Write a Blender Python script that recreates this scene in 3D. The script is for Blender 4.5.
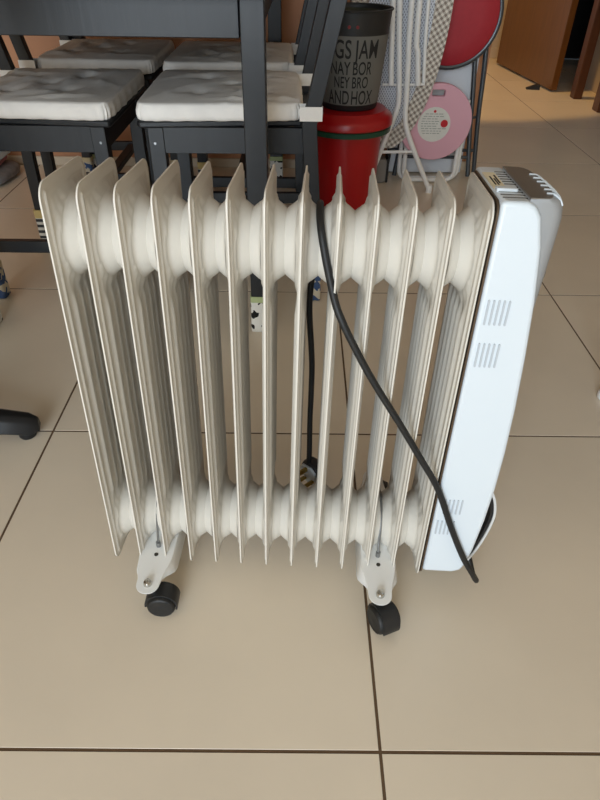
import bpy, bmesh, math, random
from mathutils import Vector, Matrix
random.seed(7)
for o in list(bpy.data.objects): bpy.data.objects.remove(o)
S = bpy.context.scene
C = S.collection
PI = math.pi

# ------------------------------------------------------------------ camera
F, PITCH, ROLL, YAW, HCAM = 608.12, .6651, .0151, .0068, .8128
fwd = Vector((math.sin(YAW)*math.cos(PITCH), math.cos(YAW)*math.cos(PITCH), -math.sin(PITCH)))
rgt = Vector((math.cos(YAW), -math.sin(YAW), 0)); upv = rgt.cross(fwd)
r2 = rgt*math.cos(ROLL)+upv*math.sin(ROLL); u2 = -rgt*math.sin(ROLL)+upv*math.cos(ROLL)
cd = bpy.data.cameras.new('camera'); cam = bpy.data.objects.new('camera', cd); C.objects.link(cam)
cd.sensor_fit = 'VERTICAL'; cd.sensor_height = 36; cd.lens = F/800*36; cd.clip_start = .01
M = Matrix((r2, u2, -fwd)).transposed().to_4x4(); M.translation = (0, 0, HCAM); cam.matrix_world = M
S.camera = cam

# ------------------------------------------------------------------ light
S.view_settings.view_transform = 'Standard'; S.view_settings.look = 'None'
S.view_settings.gamma = 1; S.view_settings.use_curve_mapping = False
S.view_settings.exposure = 0.0
W = bpy.data.worlds.new('world'); S.world = W; W.use_nodes = True
W.node_tree.nodes['Background'].inputs[0].default_value = (.75, .87, 1, 1)
W.node_tree.nodes['Background'].inputs[1].default_value = 1.0

ROOM = dict(x0=-2.3, x1=1.84, y0=-2.7, y1=5.4, h=2.5)
WIN = dict(x0=-1.55, x1=.05, z0=.06, z1=2.15)          # balcony window in the wall behind the camera

def area(name, loc, rot, sx, sy, power, col):
    l = bpy.data.lights.new(name, 'AREA'); l.shape = 'RECTANGLE'; l.size = sx; l.size_y = sy; l.energy = power; l.color = col
    o = bpy.data.objects.new(name, l); C.objects.link(o); o.location = loc; o.rotation_euler = rot
    return o
area('window_daylight', ((WIN['x0']+WIN['x1'])/2, ROOM['y0']+.02, (WIN['z0']+WIN['z1'])/2), (PI/2, 0, 0), WIN['x1']-WIN['x0'], WIN['z1']-WIN['z0'], 114, (.80, .905, 1.0))

# ------------------------------------------------------------------ materials
def lin(c): return tuple(((v/255+.055)/1.055)**2.4 if v > 10 else v/255/12.92 for v in c)
MATS = {}
def mat(name, rgb, rough=.5, metal=0, vary=0, scale=8, bump=0, bscale=60, stretch=None, coat=0, spec=None, emit=0):
    if name in MATS: return MATS[name]
    m = bpy.data.materials.new(name); m.use_nodes = True; nt = m.node_tree; b = nt.nodes['Principled BSDF']
    c = lin(rgb); b.inputs['Base Color'].default_value = (*c, 1); b.inputs['Roughness'].default_value = rough; b.inputs['Metallic'].default_value = metal
    if coat: b.inputs['Coat Weight'].default_value = coat; b.inputs['Coat Roughness'].default_value = .1
    if spec is not None: b.inputs['Specular IOR Level'].default_value = spec
    tc = nt.nodes.new('ShaderNodeTexCoord'); mp = nt.nodes.new('ShaderNodeMapping'); nt.links.new(tc.outputs['Object'], mp.inputs[0])
    if stretch: mp.inputs['Scale'].default_value = stretch
    if vary:
        n = nt.nodes.new('ShaderNodeTexNoise'); n.inputs['Scale'].default_value = scale; n.inputs['Detail'].default_value = 5
        nt.links.new(mp.outputs[0], n.inputs['Vector'])
        r = nt.nodes.new('ShaderNodeValToRGB'); r.color_ramp.elements[0].position = .3; r.color_ramp.elements[1].position = .7
        r.color_ramp.elements[0].color = (*[v*(1-vary) for v in c], 1); r.color_ramp.elements[1].color = (*[min(1, v*(1+vary)) for v in c], 1)
        nt.links.new(n.outputs['Fac'], r.inputs[0]); nt.links.new(r.outputs[0], b.inputs['Base Color'])
    if bump:
        n2 = nt.nodes.new('ShaderNodeTexNoise'); n2.inputs['Scale'].default_value = bscale; n2.inputs['Detail'].default_value = 3
        nt.links.new(mp.outputs[0], n2.inputs['Vector'])
        bp = nt.nodes.new('ShaderNodeBump'); bp.inputs['Strength'].default_value = bump; bp.inputs['Distance'].default_value = .002
        nt.links.new(n2.outputs['Fac'], bp.inputs['Height']); nt.links.new(bp.outputs[0], b.inputs['Normal'])
    MATS[name] = m
    return m
TILE = mat('beige_porcelain', (227, 213, 192), .30, vary=.05, scale=3, bump=.03, bscale=220, spec=.45)
GROUT = mat('brown_grout', (98, 76, 54), .9)
WHITE = mat('cream_enamel', (214, 208, 197), .42, spec=.4)
COVERW = mat('white_plastic', (214, 222, 228), .38)
BRACKW = mat('white_steel', (240, 240, 238), .4)
SILVER = mat('silver_plastic', (172, 176, 180), .38, metal=.35)
DARKGREY = mat('dark_top_plastic', (120, 114, 106), .4, metal=.3)
SLOT = mat('slot_black', (58, 54, 48), .8)
BRONZE = mat('bronze_edge', (92, 76, 60), .4, metal=.5)
BLACKP = mat('black_plastic', (26, 27, 29), .45)
RUBBER = mat('black_rubber', (22, 22, 22), .55)
CHROME = mat('chrome', (200, 198, 192), .22, metal=1)
ZINC = mat('zinc_wire', (150, 152, 154), .35, metal=.9)
BWOOD = mat('black_brown_stain', (27, 29, 32), .45, vary=.25, scale=30, stretch=(1, 1, .08), bump=.15, bscale=90)
FABRIC = mat('cream_cotton', (243, 238, 231), .9, vary=.03, scale=25, bump=.25, bscale=500)
WALLW = mat('cream_wall_paint', (206, 190, 168), .9, vary=.02, scale=2)
CEIL = mat('ceiling_paint', (205, 196, 182), .95)
BROWNW = mat('terracotta_wall', (186, 132, 96), .6, vary=.10, scale=5, stretch=(1, 1, .3))
DOORW = mat('orange_wood', (108, 62, 14), .38, vary=.14, scale=9, stretch=(6, 6, .5), coat=.2)
FRAMEW = mat('red_brown_wood', (84, 44, 15), .4, vary=.14, scale=9, stretch=(6, 6, .5))
RED = mat('red_plastic', (166, 8, 14), .3)
GREEN = mat('green_plastic', (12, 66, 46), .4)
BUCK = mat('bucket_black', (30, 30, 30), .5)
PRINT = mat('grey_print', (108, 106, 100), .7)
INK = mat('black_ink', (20, 20, 20), .7)
REDINK = mat('red_ink', (196, 30, 40), .6)
WTUBE = mat('white_tube', (244, 244, 242), .35)
GTUBE = mat('grey_tube', (92, 98, 104), .32, metal=.7)
PINK = mat('pink_plastic', (226, 174, 190), .45)
REDVINYL = mat('red_vinyl', (168, 36, 50), .5, vary=.04, scale=60, bump=.2, bscale=400)
PANELW = mat('pale_blue_panel', (232, 238, 246), .5)
PAPER = mat('white_paper', (226, 226, 220), .7, vary=.04, scale=40)
GREYTXT = mat('grey_ink', (150, 156, 150), .7)
GREYCLOTH = mat('grey_cloth', (128, 124, 122), .9, vary=.15, scale=40, bump=.3)
PINKCLOTH = mat('dusty_pink_cloth', (176, 120, 128), .9, vary=.1, scale=30, bump=.3)
ICE = mat('ice_blue_plastic', (206, 224, 234), .4)
BRASS = mat('brass_pin', (190, 160, 90), .3, metal=1)
GREYBOX = mat('grey_box', (140, 136, 130), .6)
LAMPW = mat('lamp_white', (240, 238, 230), .5)

def node_mat(name, build, rough=.8):
    m = bpy.data.materials.new(name); m.use_nodes = True; nt = m.node_tree; b = nt.nodes['Principled BSDF']; b.inputs['Roughness'].default_value = rough
    tc = nt.nodes.new('ShaderNodeTexCoord'); build(nt, tc.outputs['Object'], b); return m
def mth(nt, op, a, b=None):
    n = nt.nodes.new('ShaderNodeMath'); n.operation = op
    for i, v in enumerate((a, b)):
        if v is None: continue
        if isinstance(v, (int, float)): n.inputs[i].default_value = v
        else: nt.links.new(v, n.inputs[i])
    return n.outputs[0]
def mixc(nt, fac, a, b):
    n = nt.nodes.new('ShaderNodeMix'); n.data_type = 'RGBA'; nt.links.new(fac, n.inputs[0])
    for i, v in ((6, a), (7, b)):
        if isinstance(v, tuple): n.inputs[i].default_value = (*lin(v), 1)
        else: nt.links.new(v, n.inputs[i])
    return n.outputs[2]
def b_gingham(nt, co, b):
    s = nt.nodes.new('ShaderNodeSeparateXYZ'); nt.links.new(co, s.inputs[0])
    ax = mth(nt, 'ADD', mth(nt, 'MULTIPLY', s.outputs[0], .8), mth(nt, 'MULTIPLY', s.outputs[2], .6))
    az = mth(nt, 'SUBTRACT', mth(nt, 'MULTIPLY', s.outputs[2], .8), mth(nt, 'MULTIPLY', s.outputs[0], .6))
    fx = mth(nt, 'GREATER_THAN', mth(nt, 'FRACT', mth(nt, 'MULTIPLY', ax, 64)), .5)
    fz = mth(nt, 'GREATER_THAN', mth(nt, 'FRACT', mth(nt, 'MULTIPLY', az, 64)), .5)
    nt.links.new(mixc(nt, mth(nt, 'MULTIPLY', mth(nt, 'ADD', fx, fz), .5), (228, 222, 212), (136, 124, 114)), b.inputs['Base Color'])
GINGHAM = node_mat('grey_gingham', b_gingham, .9)
def b_mesh(nt, co, b):
    s = nt.nodes.new('ShaderNodeSeparateXYZ'); nt.links.new(co, s.inputs[0])
    p = mth(nt, 'ADD', s.outputs[0], mth(nt, 'MULTIPLY', s.outputs[2], .6)); q = mth(nt, 'SUBTRACT', s.outputs[0], mth(nt, 'MULTIPLY', s.outputs[2], .6))
    a = mth(nt, 'GREATER_THAN', mth(nt, 'FRACT', mth(nt, 'MULTIPLY', p, 110)), .42)
    c = mth(nt, 'GREATER_THAN', mth(nt, 'FRACT', mth(nt, 'MULTIPLY', q, 110)), .42)
    nt.links.new(mixc(nt, mth(nt, 'MULTIPLY', a, c), (214, 218, 226), (140, 144, 156)), b.inputs['Base Color'])
MESH = node_mat('expanded_metal', b_mesh, .5)
def b_sock(c1, c2, c3, sc, thr):
    def f(nt, co, b):
        n = nt.nodes.new('ShaderNodeTexNoise'); n.inputs['Scale'].default_value = sc; n.inputs['Detail'].default_value = 1; nt.links.new(co, n.inputs['Vector'])
        v = mth(nt, 'GREATER_THAN', n.outputs['Fac'], thr)
        s = nt.nodes.new('ShaderNodeSeparateXYZ'); nt.links.new(co, s.inputs[0])
        top = mth(nt, 'GREATER_THAN', s.outputs[2], .085)
        c = mixc(nt, v, c1, c2)
        nt.links.new(mixc(nt, top, c, c3), b.inputs['Base Color'])
    return f
SOCK_PANDA = node_mat('panda_knit', b_sock((232, 230, 222), (22, 22, 22), (178, 190, 140), 38, .56), .95)
SOCK_BLUE = node_mat('blue_knit', b_sock((206, 198, 178), (66, 90, 132), (212, 196, 160), 48, .5), .95)
def b_stripe(nt, co, b):
    s = nt.nodes.new('ShaderNodeSeparateXYZ'); nt.links.new(co, s.inputs[0])
    f = mth(nt, 'GREATER_THAN', mth(nt, 'FRACT', mth(nt, 'MULTIPLY', s.outputs[2], 55)), .5)
    top = mth(nt, 'GREATER_THAN', s.outputs[2], .075)
    nt.links.new(mixc(nt, top, mixc(nt, f, (218, 216, 208), (60, 62, 64)), (214, 190, 130)), b.inputs['Base Color'])
SOCK_STRIPE = node_mat('striped_knit', b_stripe, .95)

# ------------------------------------------------------------------ mesh builder
class MB:
    def __init__(s): s.v = []; s.f = []
    def add(s, vs, fs, m=None):
        n = len(s.v); s.v += [tuple(m @ Vector(p)) if m is not None else tuple(p) for p in vs]; s.f += [tuple(i+n for i in f) for f in fs]; return s
    def box(s, lo, hi, m=None):
        (a, b, c), (d, e, f) = lo, hi
        return s.add([(a, b, c), (d, b, c), (d, e, c), (a, e, c), (a, b, f), (d, b, f), (d, e, f), (a, e, f)],
                     [(3, 2, 1, 0), (4, 5, 6, 7), (0, 1, 5, 4), (1, 2, 6, 5), (2, 3, 7, 6), (3, 0, 4, 7)], m)
    def hexa(s, bot, top):            # two quads (counter-clockwise from above)
        return s.add(list(bot)+list(top), [(3, 2, 1, 0), (4, 5, 6, 7), (0, 1, 5, 4), (1, 2, 6, 5), (2, 3, 7, 6), (3, 0, 4, 7)])
    def tube(s, pts, r, n=10, closed=False, cap=True):
        pts = [Vector(p) for p in pts]; k = len(pts); vs = []; fs = []
        rr = r if isinstance(r, (list, tuple)) else [r]*k
        nrm = None
        for i, p in enumerate(pts):
            a = pts[(i-1) % k] if (closed or i) else p; b = pts[(i+1) % k] if (closed or i < k-1) else p
            t = (b-a).normalized()
            if nrm is None:
                nrm = t.orthogonal().normalized()
            nrm = (nrm-t*nrm.dot(t)).normalized(); bi = t.cross(nrm)
            for j in range(n):
                an = 2*PI*j/n; vs.append(p+(nrm*math.cos(an)+bi*math.sin(an))*rr[i])
        for i in range(k if closed else k-1):
            for j in range(n):
                i2 = (i+1) % k; fs.append((i*n+j, i*n+(j+1) % n, i2*n+(j+1) % n, i2*n+j))
        if cap and not closed: fs.append(tuple(range(n-1, -1, -1))); fs.append(tuple((k-1)*n+j for j in range(n)))
        return s.add(vs, fs)
    def lathe(s, prof, n=32, m=None, close_ends=True):      # prof: (r, z) from bottom to top, about Z
        vs = []; fs = []; k = len(prof)
        for r, z in prof:
            for j in range(n): an = 2*PI*j/n; vs.append((r*math.cos(an), r*math.sin(an), z))
        for i in range(k-1):
            for j in range(n): fs.append((i*n+j, i*n+(j+1) % n, (i+1)*n+(j+1) % n, (i+1)*n+j))
        if close_ends: fs.append(tuple(range(n-1, -1, -1))); fs.append(tuple((k-1)*n+j for j in range(n)))
        return s.add(vs, fs, m)
    def prism(s, poly, h0, h1, axis='z', holes=(), m=None):  # polygon (ccw) extruded; axis picks the extrude direction
        loops = [list(poly)]+[list(h) for h in holes]
        def P(p, h): return {'z': (p[0], p[1], h), 'y': (p[0], h, p[1]), 'x': (h, p[0], p[1])}[axis]
        if not holes:
            n = len(poly); vs = [P(p, h0) for p in poly]+[P(p, h1) for p in poly]
            fs = [tuple(range(n-1, -1, -1)), tuple(range(n, 2*n))]+[(i, (i+1) % n, n+(i+1) % n, n+i) for i in range(n)]
            return s.add(vs, fs, m)
        bm = bmesh.new(); es = []; 
        for lp in loops:
            v = [bm.verts.new((p[0], p[1], 0)) for p in lp]
            for i in range(len(v)): es.append(bm.edges.new((v[i], v[(i+1) % len(v)])))
        bm.verts.index_update()
        r = bmesh.ops.triangle_fill(bm, use_beauty=True, edges=es, use_dissolve=False)
        bm.verts.index_update(); pts = [v.co.copy() for v in bm.verts]; tris = [tuple(v.index for v in f.verts) for f in bm.faces]; bm.free()
        n = len(pts); vs = [P(p, h0) for p in pts]+[P(p, h1) for p in pts]; fs = list(tris)+[tuple(i+n for i in reversed(t)) for t in tris]
        o = 0
        for lp in loops:
            k = len(lp); fs += [(o+i, o+(i+1) % k, n+o+(i+1) % k, n+o+i) for i in range(k)]; o += k
        return s.add(vs, fs, m)
    def mesh(s, name, material, smooth=True, ang=38):
        me = bpy.data.meshes.new(name); me.from_pydata(s.v, [], s.f); me.materials.append(material)
        bm = bmesh.new(); bm.from_mesh(me); bmesh.ops.recalc_face_normals(bm, faces=bm.faces); bm.to_mesh(me); bm.free()
        if smooth:
            me.polygons.foreach_set('use_smooth', [True]*len(me.polygons)); me.set_sharp_from_angle(angle=math.radians(ang))
        me.update(); return me
    def build(s, name, material, parent=None, bevel=0, smooth=True, ang=38, seg=2):
        o = bpy.data.objects.new(name, s.mesh(name, material, smooth, ang)); C.objects.link(o)
        if parent: o.parent = parent
        if bevel:
            b = o.modifiers.new('bevel', 'BEVEL'); b.width = bevel; b.segments = seg; b.limit_method = 'ANGLE'; b.harden_normals = False
        return o
def tag(o, label=None, cat=None, group=None, kind=None):
    if label: o['label'] = label
    if cat: o['category'] = cat
    if group: o['group'] = group
    if kind: o['kind'] = kind
    return o
def empty(name, loc=(0, 0, 0), rz=0):
    o = bpy.data.objects.new(name, None); C.objects.link(o); o.location = loc; o.rotation_euler = (0, 0, rz); o.empty_display_size = .05; return o
def spline(P, n=8, closed=False):
    P = [Vector(p) for p in P]; out = []; k = len(P)
    for i in range(k if closed else k-1):
        a = P[(i-1) % k] if (closed or i) else P[0]; b = P[i]; c = P[(i+1) % k]; d = P[(i+2) % k] if (closed or i < k-2) else P[-1]
        for j in range(n):
            t = j/n; out.append(.5*((2*b)+(c-a)*t+(2*a-5*b+4*c-d)*t*t+(3*b-a-3*c+d)*t**3))
    if not closed: out.append(P[-1])
    return out
def rrect(x0, y0, x1, y1, r, n=6):
    out = []
    for cx, cy, a in ((x1-r, y0+r, -PI/2), (x1-r, y1-r, 0), (x0+r, y1-r, PI/2), (x0+r, y0+r, PI)):
        for i in range(n+1): an = a+PI/2*i/n; out.append((cx+r*math.cos(an), cy+r*math.sin(an)))
    return out
def circ(cx, cy, r, n=40, rev=False): return [(cx+r*math.cos(2*PI*i/n*(-1 if rev else 1)), cy+r*math.sin(2*PI*i/n*(-1 if rev else 1))) for i in range(n)]
def copy_tree(o, parent=None):
    c = o.copy(); C.objects.link(c); c.parent = parent
    for ch in list(o.children): copy_tree(ch, c)
    return c

# ------------------------------------------------------------------ the room
R_ = ROOM
floor = MB().box((R_['x0'], R_['y0'], -.06), (R_['x1']+.9, R_['y1'], -.0007)).build('floor', GROUT, smooth=False); tag(floor, kind='structure')
T = .6; g = .0021; OX, OY = .1091, .3262
def tile_mesh(w, d):
    b = .0003
    return MB().add([(g, g, -.002), (w-g, g, -.002), (w-g, d-g, -.002), (g, d-g, -.002), (g, g, -b), (w-g, g, -b), (w-g, d-g, -b), (g, d-g, -b),
                     (g+b, g+b, 0), (w-g-b, g+b, 0), (w-g-b, d-g-b, 0), (g+b, d-g-b, 0)],
                    [(0, 1, 5, 4), (1, 2, 6, 5), (2, 3, 7, 6), (3, 0, 4, 7), (4, 5, 9, 8), (5, 6, 10, 9), (6, 7, 11, 10), (7, 4, 8, 11), (8, 9, 10, 11), (3, 2, 1, 0)]).mesh('tile', TILE, False)
tcache = {}
i0 = math.floor((R_['x0']-OX)/T); i1 = math.ceil((R_['x1']+.9-OX)/T); j0 = math.floor((R_['y0']-OY)/T); j1 = math.ceil((R_['y1']-OY)/T)
for i in range(i0, i1):
    for j in range(j0, j1):
        xa, xb = max(OX+i*T, R_['x0']), min(OX+i*T+T, R_['x1']+.9); ya, yb = max(OY+j*T, R_['y0']), min(OY+j*T+T, R_['y1'])
        if xb-xa < .02 or yb-ya < .02: continue
        key = (round(xb-xa, 3), round(yb-ya, 3))
        if key not in tcache: tcache[key] = tile_mesh(*key)
        t = bpy.data.objects.new('tile', tcache[key]); C.objects.link(t); t.parent = floor; t.location = (xa, ya, 0)

H = R_['h']
def struct(name, mb, m, parent=None, bevel=0): o = mb.build(name, m, parent, bevel); tag(o, kind='structure'); return o
struct('ceiling', MB().box((R_['x0']-.1, R_['y0']-.1, H), (R_['x1']+1, R_['y1']+.1, H+.1)), CEIL)
struct('wall_left', MB().box((R_['x0']-.1, R_['y0']-.1, 0), (R_['x0'], R_['y1']+.1, H)), WALLW)
struct('wall_back', MB().box((R_['x0'], 2.63, 0), (.72, 2.73, H)), BROWNW)
struct('baseboard_back', MB().box((R_['x0'], 2.617, 0), (.72, 2.63, .035)), WALLW, bevel=.003)
struct('wall_far', MB().box((.5, R_['y1'], 0), (1.94, R_['y1']+.1, H)), WALLW)
struct('baseboard_far', MB().box((.72, R_['y1']-.012, 0), (1.80, R_['y1'], .07)), WALLW, bevel=.003)
# right-hand wall with two doorways
mb = MB(); mb.box((1.84, R_['y0'], 0), (1.94, 2.78, H)); mb.box((1.84, 3.74, 0), (1.94, 4.45, H)); mb.box((1.84, 5.14, 0), (1.94, R_['y1'], H))
mb.box((1.84, 2.78, 2.08), (1.94, 3.74, H)); mb.box((1.84, 4.45, 2.08), (1.94, 5.14, H))
struct('wall_right', mb, WALLW)
struct('wall_closet', MB().box((R_['x1']+.85, 2.5, 0), (R_['x1']+.9, R_['y1'], H)).box((1.94, R_['y1'], 0), (R_['x1']+.9, R_['y1']+.1, H)).box((1.95, 4.06, 0), (R_['x1']+.85, 4.1, H)), mat('room_shade_black', (20, 18, 16), .9))  # near-black colour stands in for the shade of the unlit room behind the door
# door frames
fr = MB(); fr.box((1.64, 3.99, 0), (1.69, 4.06, 2.08)); fr.box((1.64, 5.14, 0), (1.69, 5.2, 2.08)); fr.box((1.64, 3.99, 2.08), (1.69, 5.2, 2.14))
struct('trim_1', fr, FRAMEW, bevel=.004)
fr = MB(); fr.box((1.655, 3.66, 0), (1.84, 3.74, 2.08)); fr.box((1.655, 2.74, 0), (1.84, 2.8, 2.08)); fr.box((1.655, 2.74, 2.08), (1.84, 3.74, 2.14))
struct('trim_2', fr, FRAMEW, bevel=.004)
# ajar door leaf
d1 = MB().box((-.04, -.955, .012), (0, 0, 2.05)).build('door_1', DOORW, bevel=.003); tag(d1, kind='structure')
d1.location = (1.50, 5.13, 0); d1.rotation_euler = (0, 0, .105)
hd = MB().tube([(-.04, -.88, 1.02), (-.09, -.88, 1.02), (-.095, -.86, 1.02), (-.095, -.77, 1.02)], .009).build('door_handle', CHROME, d1)
st = MB().prism([(0, 0), (.08, 0), (.08, .006), (.02, .028), (0, .025)], -.02, .02, 'y').build('door_stop', RUBBER)
st.location = (1.515, 4.255, 0); st.rotation_euler = (0, 0, PI*.95); tag(st, 'small black wedge on the tiles under the brown wooden door', 'doorstop')
# second door: closed flush
d2 = MB().box((1.80, 2.80, .01), (1.838, 3.66, 2.05)).build('door_2', DOORW, bevel=.003); tag(d2, kind='structure')
MB().tube([(1.80, 3.56, 1.02), (1.75, 3.56, 1.02), (1.745, 3.54, 1.02), (1.745, 3.45, 1.02)], .009).build('door_handle', CHROME, d2)
# wall with the window behind the camera
mb = MB(); y0 = R_['y0']
mb.box((R_['x0'], y0-.1, 0), (WIN['x0'], y0, H)); mb.box((WIN['x1'], y0-.1, 0), (R_['x1'], y0, H)); mb.box((WIN['x0'], y0-.1, 0), (WIN['x1'], y0, WIN['z0'])); mb.box((WIN['x0'], y0-.1, WIN['z1']), (WIN['x1'], y0, H))
struct('wall_front', mb, WALLW)
w = MB(); fx = .04
n = 2; xs = [WIN['x0']+(WIN['x1']-WIN['x0'])*i/n for i in range(n+1)]
for x in xs: w.box((max(x-fx/2, WIN['x0']), y0-.07, WIN['z0']), (min(x+fx/2, WIN['x1']), y0-.02, WIN['z1']))
w.box((WIN['x0'], y0-.07, WIN['z0']), (WIN['x1'], y0-.02, WIN['z0']+fx)); w.box((WIN['x0'], y0-.07, WIN['z1']-fx), (WIN['x1'], y0-.02, WIN['z1']))
w1 = struct('window_1', w, WTUBE)
gl = bpy.data.materials.new('window_glass'); gl.use_nodes = True; gb = gl.node_tree.nodes['Principled BSDF']; gb.inputs['Transmission Weight'].default_value = 1; gb.inputs['Roughness'].default_value = 0; gb.inputs['IOR'].default_value = 1.05
for i in range(n): MB().box((xs[i]+fx/2, y0-.048, WIN['z0']+fx), (xs[i+1]-fx/2, y0-.044, WIN['z1']-fx)).build('pane', gl, w1)
# recessed downlight in the hallway
dl = empty('ceiling_downlight', (.95, 4.05, H-.03)); tag(dl, 'round recessed ceiling light in the hallway by the brown door', 'lamp')
MB().lathe([(.085, .03), (.09, .0), (.07, -.002), (.068, .02)], 32, close_ends=False).build('bezel', LAMPW, dl)
sp = bpy.data.lights.new('downlight', 'SPOT'); sp.energy = 92; sp.color = (1, .60, .22); sp.spot_size = math.radians(66); sp.spot_blend = .12; sp.shadow_soft_size = .06
so = bpy.data.objects.new('downlight', sp); C.objects.link(so); so.parent = dl; so.location = (0, 0, -.02); so.rotation_euler = (math.radians(18), 0, 0)

# ------------------------------------------------------------------ the oil heater
HA, HLN, HPT = .0447, -.0139, .057
HO = Vector((-.0443, .5636, 0))
ex = Vector((math.cos(HA), -math.sin(HA), 0)); ey = Vector((math.sin(HA), math.cos(HA), 0)); ez = Vector((0, 0, 1))
ey, ez = ey*math.cos(HPT)-ez*math.sin(HPT), ez*math.cos(HPT)+ey*math.sin(HPT)
ex, ez = ex*math.cos(HLN)+ez*math.sin(HLN), ez*math.cos(HLN)-ex*math.sin(HLN)
heater = empty('oil_heater')
HM = Matrix((ex, ey, ez)).transposed().to_4x4(); HM.translation = HO
heater.matrix_world = HM
tag(heater, 'white oil-filled radiator heater with thirteen fins standing on black casters', 'heater')
def floor_z(x, y): return -(x*ex.z+y*ey.z)/ez.z
SP = .0379; FD = .134; FB, FT = .042, .603; ZT, ZB = .531, .100; YC = .067; HS = SP/2

def fin_mesh(side_l=True, side_r=True):
    mb = MB(); half_y = [0, .004, .0078, .0086, .0098, .0110, .0124, .0140, .0152, .0170, .0200, .0225]; mid_y = [.0225+(FD-.045)*k/44 for k in range(1, 44)]; YS = half_y+mid_y+[FD-q for q in reversed(half_y)]; ny = len(YS)-1
    zs = []
    z = FB
    for k in range(9): zs.append(FB+.018*(1-math.cos(k/8*PI/2)))
    z = zs[-1]
    while z < FT-.020: z += .0085; zs.append(min(z, FT-.018))
    zs = zs[:-1] if zs[-1] < FT-.020 else zs
    for k in range(0, 9): zs.append(FT-.018+.018*math.sin(k/8*PI/2))
    zs = sorted(set(round(q, 5) for q in zs)); rc = .018
    def inset(z):
        d = min(z-FB, FT-z)
        return 0 if d >= rc else rc-math.sqrt(max(0, rc*rc-(rc-d)**2))
    def sm(a, b, x): t = min(1, max(0, (x-a)/(b-a))); return t*t*(3-2*t)
    def bump(y, z):
        e = min(y, FD-y, z-FB, FT-z)
        base = .0021*sm(.0078, .0100, e)-.0009*sm(.0120, .0155, e)+.0016*sm(.017, .0225, e)
        mid = sm(.152, .172, z)*sm(.480, .460, z)*sm(.018, .026, min(y, FD-y))
        rib = .0024*math.cos((y-YC)/.0205*2*PI)
        d = min(math.hypot(y-YC, z-ZT), math.hypot(y-YC, z-ZB))
        dome = .0035*sm(.0555, .050, d)
        return .0009+base+mid*rib+dome
    nz = len(zs)
    for sgn in (-1, 1):
        vs = []; fs = []
        for z in zs:
            a = inset(z)
            for j in range(ny+1):
                y = a+(FD-2*a)*YS[j]/FD; vs.append((sgn*bump(y, z), y, z))
        for i in range(nz-1):
            for j in range(ny): 
                q = (i*(ny+1)+j, i*(ny+1)+j+1, (i+1)*(ny+1)+j+1, (i+1)*(ny+1)+j); fs.append(q)
        mb.add(vs, fs)
    o2 = nz*(ny+1)
    ring = [j for j in range(ny+1)]+[i*(ny+1)+ny for i in range(1, nz)]+[(nz-1)*(ny+1)+j for j in range(ny-1, -1, -1)]+[i*(ny+1) for i in range(nz-2, 0, -1)]
    for k in range(len(ring)):
        a, b = ring[k], ring[(k+1) % len(ring)]; mb.f.append((a, b, b+o2, a+o2))
    for zc in (ZT, ZB):
        for sgn, on in ((-1, side_l), (1, side_r)):
            prof = [(.0505, .0062), (.0478, .0068), (.0455, .0082), (.0438, .0100), (.0425, .0120), (.0380, .0178), (.0368, HS)] if on else [(.048, .0065), (.042, .009), (.03, .010)]
            m = Matrix.Translation((0, YC, zc)) @ Matrix(((0, 0, sgn, 0), (0, 1, 0, 0), (1, 0, 0, 0), (0, 0, 0, 1)))
            mb.lathe(prof, 40, m, close_ends=False)
            if not on:
                mb.lathe([(.03, .010), (.001, .0104)], 40, m, close_ends=False)
    return mb.mesh('fin', WHITE, True, 50)
fm_mid = fin_mesh(); fm_l = fin_mesh(False, True); fm_r = fin_mesh(True, False)
for i in range(13):
    o = bpy.data.objects.new('fin', fm_l if i == 0 else fm_r if i == 12 else fm_mid); C.objects.link(o); o.parent = heater; o.location = ((i-6)*SP, 0, 0)
X13 = 6*SP
# dark end plate between the last fin and the cover
MB().prism(rrect(-.001, .05, FD+.001, FT+.001, .014), X13+.0028, X13+.0050, 'x').build('end_plate', BRONZE, heater)
# white cover: bowed outline extruded across the depth
x_l = X13+.0055
right = [(.276, .061), (.288, .066), (.293, .078), (.2985, .11), (.3035, .17), (.3057, .23), (.3053, .29), (.3025, .36), (.2975, .43), (.291, .50), (.2825, .56), (.2745, .592), (.268, .602), (.259, .606)]
outl = [(x_l, .061)]+right+[(x_l, .606)]
cov = MB().prism([(p[0], p[1]) for p in outl], -.002, FD+.002, 'y').build('end_cover', COVERW, heater, bevel=.0045, ang=30, seg=3)
# louvre groups pressed in the front face
def lean(z): return 0
for zc, h, xc in ((.487, .030, .2525), (.4335, .031, .2525), (.195, .026, .2550), (.155, .026, .2505)):
    for k in range(5):
        x = xc+(k-2)*.0056
        MB().prism(rrect(x-.0011, zc-h/2, x+.0011, zc+h/2, .001, 3), -.0034, -.0015, 'y').build('louvre', mat('louvre_grey', (184, 190, 196), .4), cov)
# slots along the top
for k in range(11):
    y = .012+k*.0098
    x0_, x1_ = (.2365, .2610) if k < 3 else (.2490, .2610)
    MB().box((x0_, y, .6050), (x1_, y+.0016, .6064)).build('vent_slot', SLOT, cov)
MB().box((.2345, .044, .6050), (.2475, .106, .6066)).build('caution_label', mat('cream_label', (228, 218, 188), .6), cov)
for k, (xa, ya, yb) in enumerate(((.238, .056, .088), (.2412, .056, .080), (.2438, .062, .094))): 
    MB().box((xa, ya, .6064), (xa+.0016, yb, .6069)).build('label_print', INK, cov)
MB().box((.2345, .032, .6050), (.2560, .0425, .6095)).build('rating_tag', COVERW, cov, bevel=.001)
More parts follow.
